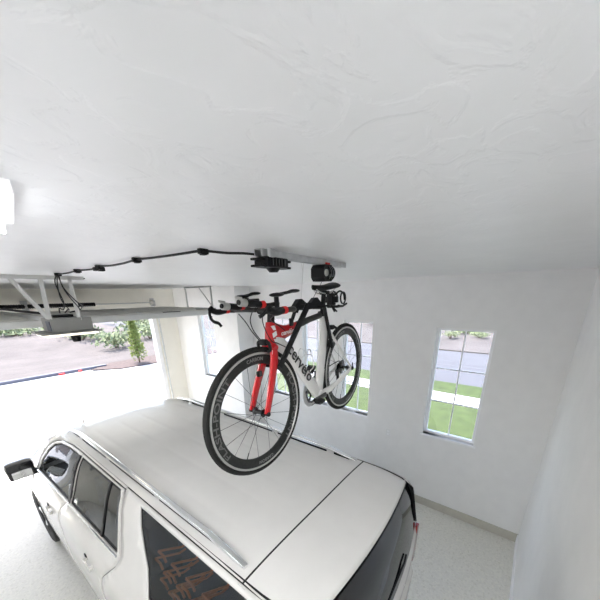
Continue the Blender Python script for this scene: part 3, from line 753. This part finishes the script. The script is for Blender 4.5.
toprail = [(3.36, 1.862), (2.8, 1.862), (1.86, 1.862), (1.86, 1.852), (2.8, 1.852), (3.08, 1.850), (3.36, 1.832), (3.55, 1.780), (3.72, 1.675), (3.88, 1.515), (3.95, 1.355), (4.35, 1.29), (4.22, 1.40), (3.97, 1.60), (3.74, 1.76), (3.56, 1.84)]
sill = [(4.0, .27), (4.0, .415), (1.74, .415), (1.74, .27)]
for sd, lab in ((-1, None), (1, None)):
    fd_ = panel('front_door', shrink(door_f, g), [frontwin], sd, PAINT)
    rd_ = panel('rear_door', shrink(door_r, g), [rearwin], sd, PAINT)
    qd_ = panel('quarter_panel', shrink(quarter, g), [quartwin], sd, PAINT)
    panel('fender', shrink(fender, g), [], sd, PAINT)
    panel('roof_side_rail', toprail, [], sd, PAINT)
    panel('rocker_panel', sill, [], sd, PAINT)
    # black inner frames (with smaller openings) and the glass
    fin = shrink(frontwin, .022); rin = shrink(rearwin, .022); qin = shrink(quartwin, .015)
    panel('window_surround', shrink(frontwin, -.03), [fin], sd, BLACKP, off=-.014, th=.008, parent=fd_)
    panel('window_surround', shrink(rearwin, -.03), [rin], sd, BLACKP, off=-.014, th=.008, parent=rd_)
    panel('window_surround', shrink(quartwin, -.03), [qin], sd, BLACKP, off=-.014, th=.008, parent=qd_)
    panel('side_window', fin, [], sd, FGLASS, off=-.012, th=0, parent=fd_)
    panel('side_window', rin, [], sd, DGLASS, off=-.012, th=0, parent=rd_)
    panel('side_window', qin, [], sd, QGLASS, off=-.012, th=0, parent=qd_)
    panel('door_pillar_trim', [(2.775, BELT(2.78)), (2.835, BELT(2.83)), (2.86, 1.828), (2.775, 1.83)], [], sd, BLACKP, off=.002, th=.006, parent=rd_)
    panel('window_divider', [(2.015, BELT(2.02)), (2.05, BELT(2.05)), (2.115, 1.833), (2.075, 1.833)], [], sd, BLACKP, off=-.004, th=.008, parent=rd_)
    # dark gaps behind panel joints
    for P in ([(4.01, .42), (4.06, 1.0), (4.03, 1.27), (3.97, 1.33), (3.95, 1.27), (3.97, 1.0), (3.95, .42)], [(3.03, .42), (3.06, .85), (3.06, 1.1), (3.0, 1.29), (2.84, 1.41), (2.80, 1.40), (2.95, 1.24), (3.0, 1.1), (3.0, .85), (2.97, .42)],
              [(1.72, .42), (1.74, .63), (1.89, .80), (1.94, 1.0), (1.87, 1.15), (1.68, 1.33), (1.74, 1.36), (1.93, 1.17), (2.0, 1.0), (1.95, .79), (1.79, .61), (1.76, .42)]):
        panel('shut_line', P, [], sd, BLACKP, off=-.016, th=.004)
    # chrome belt strips
    def strip(y0, y1, z0=None, r=.010, par=None):
        k = 14; P = [(sd * (hx(y0 + (y1 - y0) * i / k, BELT(y0 + (y1 - y0) * i / k) - .012) + .001), y0 + (y1 - y0) * i / k, BELT(y0 + (y1 - y0) * i / k) - .012) for i in range(k + 1)]
        MB().sweep(P, [(r * .6, r)] * (k + 1), n=8).build('chrome_belt_strip', CHROME, par)
    strip(3.94, 2.83, par=fd_); strip(2.80, 1.70, par=rd_)
    k = 12; P = []
    for i in range(k + 1):
        z = 1.43 + .40 * i / k; y = interp(z, [1.43, 1.46, 1.80, 1.83], [1.70, 1.69, 1.835, 1.86]); P.append((sd * (hx(y, z) + .002), y, z))
    MB().sweep(P, [(.008, .014)] * (k + 1), n=8).build('window_trim', PAINT, rd_)
    P = [(sd * (hx(y, 1.842) + .001), y, 1.835) for y in [.36 + (1.55 - .36) * i / 10 for i in range(11)]]
    MB().sweep(P, [(.004, .005)] * 11, n=6).build('chrome_gutter_strip', CHROME, qd_)
    # handles
    for (yy, zz, dr_) in ((3.38, 1.10, fd_), (2.20, 1.135, rd_)):
        X = hx(yy, zz)
        h = MB().obox((sd * (X + .026), yy - .03, zz), (0, 1, 0), (0, 0, 1), (1, 0, 0), (.17, .030, .014), .005).obox((sd * (X + .012), yy - .10, zz), (0, 1, 0), (0, 0, 1), (1, 0, 0), (.028, .03, .03), .004).obox((sd * (X + .012), yy + .04, zz), (0, 1, 0), (0, 0, 1), (1, 0, 0), (.02, .03, .03), .004)
        h = h.build('door_handle', PAINT, dr_)
        MB().ball((sd * (X + .000), yy + .065, zz + .005), .036, (.16, 1, .95), 2).build('handle_cup', BLACKP, h)
    # roof rail
    P = []; k = 24
    for i in range(k + 1):
        y = .535 + (3.42 - .535) * i / k; e = min(1, min(i, k - i) / 2.5); P.append((sd * (.655 - .012 * (y / 3.4)), y, 1.884 + .040 * e))
    rr = MB().sweep(P, [(.018, .013)] + [(.022, .017)] * (k - 1) + [(.018, .013)], side=(1, 0, 0), n=12).build('roof_rail', CHROME, CAR)
    for y in (.80, 1.5, 2.4, 3.1): MB().box((sd * .648 - .010, y - .04, 1.87), (sd * .648 + .010, y + .04, 1.915), .004).build('rail_foot', CHROME, rr)
    MB().box((sd * .648 - .009, .60, 1.874), (sd * .648 + .009, 3.40, 1.888), .003).build('rail_gasket', BLACKP, rr)
    # mirror
    mi = MB(); mi.obox((sd * 1.115, 3.98, 1.41), (1, sd * .0, 0), (0, 1, 0), (0, 0, 1), (.25, .16, .21), .05)
    mo = mi.build('side_mirror', BLACKG, CAR)
    MB().obox((sd * 1.115, 3.899, 1.375), (1, 0, 0), (0, 1, 0), (0, 0, 1), (.17, .006, .09), .002).build('mirror_glass', CHROME, mo)
    MB().obox((sd * 1.00, 3.96, 1.33), (1, 0, 0), (0, 1, 0), (0, 0, 1), (.12, .07, .05), .012).build('mirror_arm', BLACKP, mo)
    # tail lamp: tall strip wrapping the rear corner
    tl = MB().obox((sd * .935, .03, 1.02), (1, 0, 0), (0, 1, 0), (0, 0, 1), (.07, .05, .42), .012)
    tl.build('tail_lamp', REDL, CAR)
    # wheel
    for wy, nm in ((FWY, 'front_tyre'), (RWY, 'rear_tyre')):
        r_ = WR; ty = MB().lathe([(.27, -.12), (.36, -.135), (.40, -.12), (r_, -.09), (r_, .09), (.40, .12), (.36, .135), (.27, .12)], 48, 'x', (0, 0, 0), close=True).build('tyre', RUB, CAR)
        ty.location = (sd * .93, wy, WR)
        rim = MB().lathe([(.275, -.11), (.275, .11), (.255, .10), (.24, .0), (.255, -.10)], 40, 'x', close=True)
        for k2 in range(6):
            a = 2 * PI * k2 / 6
            rim.sweep([(sd * .085, 0, 0), (sd * .10, .25 * math.cos(a), .25 * math.sin(a))], [(.02, .05), (.02, .032)], side=(1, 0, 0), n=8)
        rim.lathe([(0, .10), (.05, .10), (.07, .08), (.07, .02), (0, .02)] if sd > 0 else [(0, -.10), (.05, -.10), (.07, -.08), (.07, -.02), (0, -.02)], 20, 'x')
        rim.build('wheel_rim', CHROME, ty)

# centre skin loft
def skin(name, stns, m, bow, crown, nt=20, th=.012, ribs=0, tr=(-1, 1)):
    """stns: list of (y, z, bowval, crownval)"""
    def f(i, j):
        u = i * (len(stns) - 1); k = min(int(u), len(stns) - 2); fr = u - k
        y, z, bw, cr = [stns[k][q] + (stns[k + 1][q] - stns[k][q]) * fr for q in range(4)]
        t = tr[0] + (tr[1] - tr[0]) * j; x = t * hx(y, min(z, 1.862)); e = 1 - t * t
        zz = z + cr * (1 - abs(t) ** 3.2) * (1 if cr < .02 else 1)
        if ribs:
            for rx in (-.50, -.25, 0, .25, .50):
                d = abs(x - rx) / .035
                if d < 1 and .75 < y < 3.1: zz += -.0022 * (1 + math.cos(PI * d)) / 2
        return (x, y + bw * e, zz)
    return MB().grid(f, (len(stns) - 1) * 3, nt).build(name, m, CAR, solid=0, angle=50)
roof_st = [(.497, 1.862, -.01, .034), (.8, 1.864, 0, .040), (1.4, 1.866, 0, .044), (2.0, 1.866, .0, .044), (2.6, 1.865, .05, .042), (3.0, 1.864, .12, .036), (3.25, 1.86, .20, .030), (3.44, 1.852, .27, .022)]
skin('roof', roof_st, PAINT, 0, 0, nt=84, ribs=1)
skin('liftgate_top', [(.485, 1.862, -.01, .034), (.30, 1.859, -.03, .032), (.16, 1.852, -.05, .028), (.115, 1.842, -.06, .024), (.105, 1.825, -.06, .020)], PAINT, 0, 0, nt=30)
skin('roof_joint', [(.52, 1.852, -.01, .034), (.46, 1.852, -.01, .034)], BLACKP, 0, 0, nt=30)
skin('windshield', [(3.46, 1.845, .27, .020), (3.75, 1.74, .26, .016), (4.05, 1.56, .25, .014), (4.36, 1.30, .22, .012)], FGLASS, 0, 0, nt=24)
skin('hood', [(4.40, 1.275, .22, .03), (4.6, 1.25, .20, .055), (5.0, 1.20, .16, .06), (5.4, 1.12, .12, .055), (5.56, 1.02, .11, .04), (5.60, .96, .10, .02)], PAINT, 0, 0, nt=24)
gr = skin('grille', [(5.60, .96, .10, .02), (5.66, .85, .10, 0), (5.67, .6, .10, 0)], BLACKP, 0, 0, nt=24)
m = MB()
for k in range(5): m.sweep([(-.55, 5.73, .62 + k * .065), (0, 5.78, .62 + k * .065), (.55, 5.73, .62 + k * .065)], .008, n=6)
m.build('grille_bar', CHROME, gr)
skin('front_bumper', [(5.67, .6, .10, 0), (5.70, .45, .10, 0), (5.62, .27, .10, 0)], PAINT, 0, 0, nt=24)
for sd in (-1, 1):
    MB().obox((sd * .78, 5.60, .84), (1, 0, 0), (0, 1, 0), (0, 0, 1), (.24, .14, .18), .03).build('headlamp', CHROME, CAR)
rg = skin('rear_window', [(.098, 1.818, -.06, .018), (.07, 1.65, -.075, .0), (.055, 1.45, -.09, 0), (.04, 1.25, -.10, 0)], RGLASS, 0, 0, nt=30)
skin('window_lining', [(.112, 1.81, -.06, .012), (.09, 1.65, -.07, .0), (.075, 1.45, -.08, 0), (.06, 1.25, -.09, 0)], BLACKP, 0, 0, nt=20).parent = rg
m = MB().box((-.06, -.055, 1.30), (.02, -.025, 1.34), .006).sweep([(-.02, -.05, 1.32), (.35, -.045, 1.36), (.42, -.035, 1.37)], .008, n=6); m.build('rear_wiper', BLACKP, rg)
tg = skin('tailgate', [(.04, 1.245, -.10, 0), (.02, 1.15, -.11, 0), (.03, .95, -.08, 0), (.035, .70, -.07, 0)], PAINT, 0, 0, nt=24)
MB().box((-.35, -.075, 1.13), (.35, -.05, 1.165), .006).build('tailgate_handle', CHROME, tg)
skin('rear_bumper', [(.035, .70, -.07, 0), (.0, .62, -.06, 0), (.0, .45, -.06, 0), (.04, .27, -.05, 0)], PAINT, 0, 0, nt=24)
# antenna
MB().poly([(-.512, 3.50, 1.885), (-.512, 3.66, 1.882), (-.512, 3.52, 1.95), (-.512, 3.50, 1.95)], (.014, 0, 0)).build('antenna_fin', PAINT, CAR)
# chassis and interior
MB().box((-.90, .15, .25), (.90, 5.5, .42)).build('chassis', BLACKP, CAR, smooth=False)
it = MB().box((-.92, .2, .42), (.92, 4.3, .52)).box((-.90, 4.15, .52), (.90, 4.32, 1.15)).build('cabin_floor', SEATM, CAR, smooth=False)
MB().box((-.86, 3.85, .95), (.86, 4.2, 1.18), .05).build('dashboard', SEATM, CAR)
MB().lathe([(.17, -.012), (.195, -.012), (.195, .012), (.17, .012)], 28, 'y', (-.42, 3.72, 1.12), close=True).box((-.59, 3.71, 1.105), (-.25, 3.73, 1.135)).build('steering_wheel', BLACKP, CAR)
def seat(x, y, lab=None):
    s_ = MB().box((x - .25, y - .1, .62), (x + .25, y + .42, .86), .05).build('car_seat', SEATM, CAR)
    MB().obox((x, y - .15, 1.08), (1, 0, 0), (0, 1, .25), (0, -.25, 1), (.48, .14, .62), .05).build('seat_back', SEATM, s_)
    MB().obox((x, y - .24, 1.47), (1, 0, 0), (0, 1, .2), (0, -.2, 1), (.26, .10, .17), .035).build('headrest', SEATM, s_)
    return s_
for x in (-.42, .42):
    seat(x, 3.1); seat(x, 2.15)
seat(.42, 1.25)
MB().obox((-.48, 2.92, 1.30), (1, 0, 0), (0, 1, .25), (0, -.25, 1), (.44, .06, .40), .02).build('blue_reflection', BLUE_REFL, CAR)  # block standing in for the blue clothing reflected in the door glass
MB().sweep([(-.62, 3.46, 1.745), (-.18, 3.58, 1.765)], [(.02, .055)] * 2, side=(0, 0, 1), n=10).build('sun_visor', mat('visor_blue_grey', (.30, .42, .48), .7), CAR)
# bent bronze bars on a board, added for the pattern in the rear side window
hk = MB().box((-.60, .32, .52), (-.56, 1.45, 1.62), .01).build('pattern_board', BOARDM, CAR, smooth=False)
rng = random.Random(3)
for r_ in range(5):
    for c_ in range(6):
        y = .42 + c_ * .17 + (r_ % 2) * .06; z = 1.60 - r_ * .10
        if y > 1.4: continue
        a = (-.65, y, z - .05); b_ = (-.80 - .01 * (r_ % 2), y + .02, z + .03)
        h = MB().sweep([a, b_], .0085, n=6).sweep([b_, (b_[0] + .004, b_[1] - .055, b_[2] - .01)], .0085, n=6).sweep([(b_[0] + .004, b_[1] - .055, b_[2] - .01), (b_[0] + .01, b_[1] - .06, b_[2] - .07)], .0085, n=6)
        h.sweep([(-.56, y, z - .055), a], .0085, n=6)
        h.build('bent_bronze_bar', BRONZE, hk)

# ------------------------------------------------------------------ outdoors
def gz(x, y): return 0
def sheet(name, x0, x1, y0, y1, z, m, nx=1, ny=1, f=None):
    return tag(MB().grid(lambda a, b_: (x0 + (x1 - x0) * a, y0 + (y1 - y0) * b_, z + (f(x0 + (x1 - x0) * a, y0 + (y1 - y0) * b_) if f else 0)), nx, ny).build(name, m), kind='structure')
EX = XR + .36
sheet('lawn', XN + .17, 9.35, -15, 8.6, -.02, GRASS)
sheet('side_path', XN + .17, 9.35, 8.6, 14.2, -.02, DRIVE)
sheet('sidewalk', 9.35, 10.35, -15, 14.2, -.01, SIDEW)
sheet('verge', 10.35, 11.75, -15, 9.5, -.02, GRASS)
sheet('verge_path', 10.35, 11.75, 9.5, 14.2, -.02, DRIVE)
sheet('road', 11.75, 18.9, -30, 80, -.08, ASPH)
sheet('far_verge', 18.9, 60, -40, 80, -.03, DIRT, 30, 60, lambda x, y: max(0, (x - 24)) * .02 + .3 * noise.noise(V((x * .2, y * .2, 0))) * min(1, (x - 18.9) / 6))
sheet('driveway', -14, XN + .17, YF + .12, 16.0, -.02, DRIVE)
sheet('driveway_apron', XN + .17, 11.75, 14.2, 16.0, -.015, DRIVE)
sheet('street', -30, 11.75, 16.0, 16.9, -.03, SIDEW)
sheet('dirt_lot', -50, 11.75, 16.9, 110, -.02, DIRT, 60, 70, lambda x, y: (.035 * max(0, y - 19) + .35 * noise.noise(V((x * .15, y * .15, 3))) + .15 * noise.noise(V((x * .6, y * .6, 3)))) * min(1, (y - 16.9) / 8))
tag(MB().box((-20, 16.75, -.03), (5.0, 16.95, .10), .02).build('street_curb', mat('pale_curb', (.14, .14, .17), .8)), kind='structure')
tag(MB().poly([(4.2, 16.4, .0), (5.2, 15.5, .0), (11, 14.9, 0), (11, 17.6, 0), (5.4, 17.4, 0)], (0, 0, .03)).build('mulch_bed', MULCH, smooth=False), kind='structure')
for x, lab in ((3.0, 'larger red marker box by the street curb'), (3.75, 'smaller red marker box by the street curb')):
    tag(MB().box((x, 16.55, 0), (x + (.22 if x < 3.5 else .14), 16.65, .07), .01).build('curb_marker', REDT), lab, 'marker')

def leaf_cloud(mb, c, r, n, size, sc=(1, 1, 1), rg_=random):
    for _ in range(n):
        d = V((rg_.gauss(0, 1), rg_.gauss(0, 1), rg_.gauss(0, 1))).normalized() * (rg_.random() ** .4) * r
        p = V(c) + V((d.x * sc[0], d.y * sc[1], d.z * sc[2]))
        a = V((rg_.gauss(0, 1), rg_.gauss(0, 1), rg_.gauss(0, 1))).normalized(); b_ = a.orthogonal().normalized(); s = size * rg_.uniform(.6, 1.3)
        vs = [mb.bm.verts.new(p + a * s), mb.bm.verts.new(p + b_ * s * .45), mb.bm.verts.new(p - a * s), mb.bm.verts.new(p - b_ * s * .45)]
        mb.bm.faces.new(vs)
def bush(x, y, r, h, m, lab, name='bush', grp=None, z0=0, n=420, size=None):
    rt = base_of(name, (x, y, z0), lab, 'bush', grp)
    mb = MB(); rg_ = random.Random(int(x * 100 + y))
    for k in range(6):
        a = rg_.uniform(0, 2 * PI); leaf_cloud(mb, (math.cos(a) * r * .45, math.sin(a) * r * .45, h * rg_.uniform(.35, .6)), r * .6, n // 6, size or r * .10, (1, 1, h / r * .55), rg_)
    me = bpy.data.meshes.new('foliage'); mb.bm.to_mesh(me); mb.bm.free(); me.materials.append(m); o = bpy.data.objects.new('foliage', me); COL.objects.link(o); o.parent = rt
    sm = MB()
    for k in range(4):
        a = 2 * PI * k / 4 + .4; sm.sweep([(0, 0, -.05), (math.cos(a) * r * .35, math.sin(a) * r * .35, h * .5)], [.04 * r, .015 * r], n=6)
    sm.build('stem', BARK, rt)
# young columnar tree
T2 = base_of('young_tree', (6.35, 16.1, 0), 'slim upright yellow-green young tree in the mulch bed outside the garage', 'tree')
mb = MB(); rg_ = random.Random(5)
for k in range(16):
    t = k / 15; leaf_cloud(mb, (.04 * math.sin(k * 2), .04 * math.cos(k * 3), .45 + 1.95 * t), .36 * (1 - t) ** .75 + .07, 110, .07, (1, 1, .9), rg_)
me = bpy.data.meshes.new('foliage'); mb.bm.to_mesh(me); mb.bm.free(); me.materials.append(LEAF2); o = bpy.data.objects.new('foliage', me); COL.objects.link(o); o.parent = T2
MB().sweep([(0, 0, -.02), (.01, 0, .6), (0, .01, 2.2)], [.035, .028, .008], n=8).build('trunk', BARK, T2)
bl_ = [(7.6, 22.5, 1.5, 1.5, 'green bush behind the young tree, nearest the door jamb'), (10.9, 24.6, 1.6, 1.4, 'green bush right behind the young tree, partly cut by the door jamb'), (7.0, 27.5, 1.7, 1.2, 'green bush left of the young tree on the dirt lot'),
       (6.6, 35, 2.2, 1.9, 'tall pale green bush behind the others left of the young tree'), (11.8, 29.0, 2.0, 2.0, 'tall green bush at the right end of the dirt lot'), (4.2, 33, 1.8, 1.0, 'low spreading bush on the dirt lot right of the opener'),
       (.9, 46, 3.4, 2.2, 'distant green bush at the far left edge of the dirt lot'), (5.2, 55, 3.0, 2.0, 'distant green bush on the horizon left of the opener'), (13.5, 45, 3.5, 2.2, 'distant green bush on the horizon above the young tree')]
for x, y, r, h, lab in bl_: bush(x, y, r, h, LEAF, lab, z0=.035 * max(0, y - 19) * min(1, (y - 16.9) / 8) - .1, grp='bushes on the dirt lot')
vb = [(23.5, 4.6, .7, .6, 'small bush across the road, seen top left in the near window'), (24.5, 2.9, .7, .5, 'small bush across the road, seen top right in the near window'), (26.5, 3.9, 1.0, .7, 'low bush across the road behind the other two, seen in the near window'),
      (30, 13.5, 1.8, 2.0, 'green bush across the road, seen above the rear wheel of the bicycle'), (33, 17.5, 2.2, 2.2, 'large green bush across the road, seen between the bicycle seat tube and rear wheel')]
for x, y, r, h, lab in vb: bush(x, y, r, h, LEAF, lab, z0=.05, grp='bushes across the road')

# ------------------------------------------------------------------ light
w = bpy.data.worlds.new('World'); SC.world = w; w.use_nodes = True
nt = w.node_tree; bg = nt.nodes['Background']
sky = nt.nodes.new('ShaderNodeTexSky'); sky.sky_type = 'NISHITA'; sky.sun_disc = False; sky.sun_elevation = math.radians(58); sky.sun_rotation = math.radians(0); sky.air_density = 1.0; sky.dust_density = 2.5; sky.ozone_density = 1
nt.links.new(sky.outputs[0], bg.inputs[0]); bg.inputs[1].default_value = .36
sl = bpy.data.lights.new('Sun', 'SUN'); sl.energy = 6.0; sl.angle = math.radians(.6); sl.color = (1, .97, .92)
so = bpy.data.objects.new('Sun', sl); COL.objects.link(so)
el = math.radians(61); az = V((-.10, -1, 0)).normalized()   # direction light travels
so.rotation_euler = V((az.x * math.cos(el), az.y * math.cos(el), -math.sin(el))).to_track_quat('-Z', 'Y').to_euler()
so.location = (2, 14, 12)

# ------------------------------------------------------------------ camera
cam = bpy.data.cameras.new('Camera'); co = bpy.data.objects.new('Camera', cam); COL.objects.link(co); SC.camera = co
cam.sensor_width = 36; cam.sensor_fit = 'HORIZONTAL'; cam.lens = 284.7 * 36 / 600
cam.shift_x = (300 - 302.7) / 600; cam.shift_y = (396.8 - 300) / 600; cam.clip_start = .02; cam.clip_end = 500
right = V((.617, -.787, -.018)); down = V((-.276, -.195, -.941)); fwd = V((.737, .585, -.338))
right.normalize(); fwd = (fwd - right * fwd.dot(right)).normalized(); up_ = right.cross(fwd)
co.matrix_world = Matrix((right, up_, -fwd)).transposed().to_4x4(); co.location = (0, 0, 3.28)

vs = SC.view_settings; vs.view_transform = 'Standard'; vs.look = 'None'; vs.gamma = 1; vs.use_curve_mapping = False
vs.exposure = 1.06
SC.cycles.max_bounces = 10; SC.cycles.diffuse_bounces = 6; SC.cycles.transparent_max_bounces = 12; SC.cycles.use_denoising = True
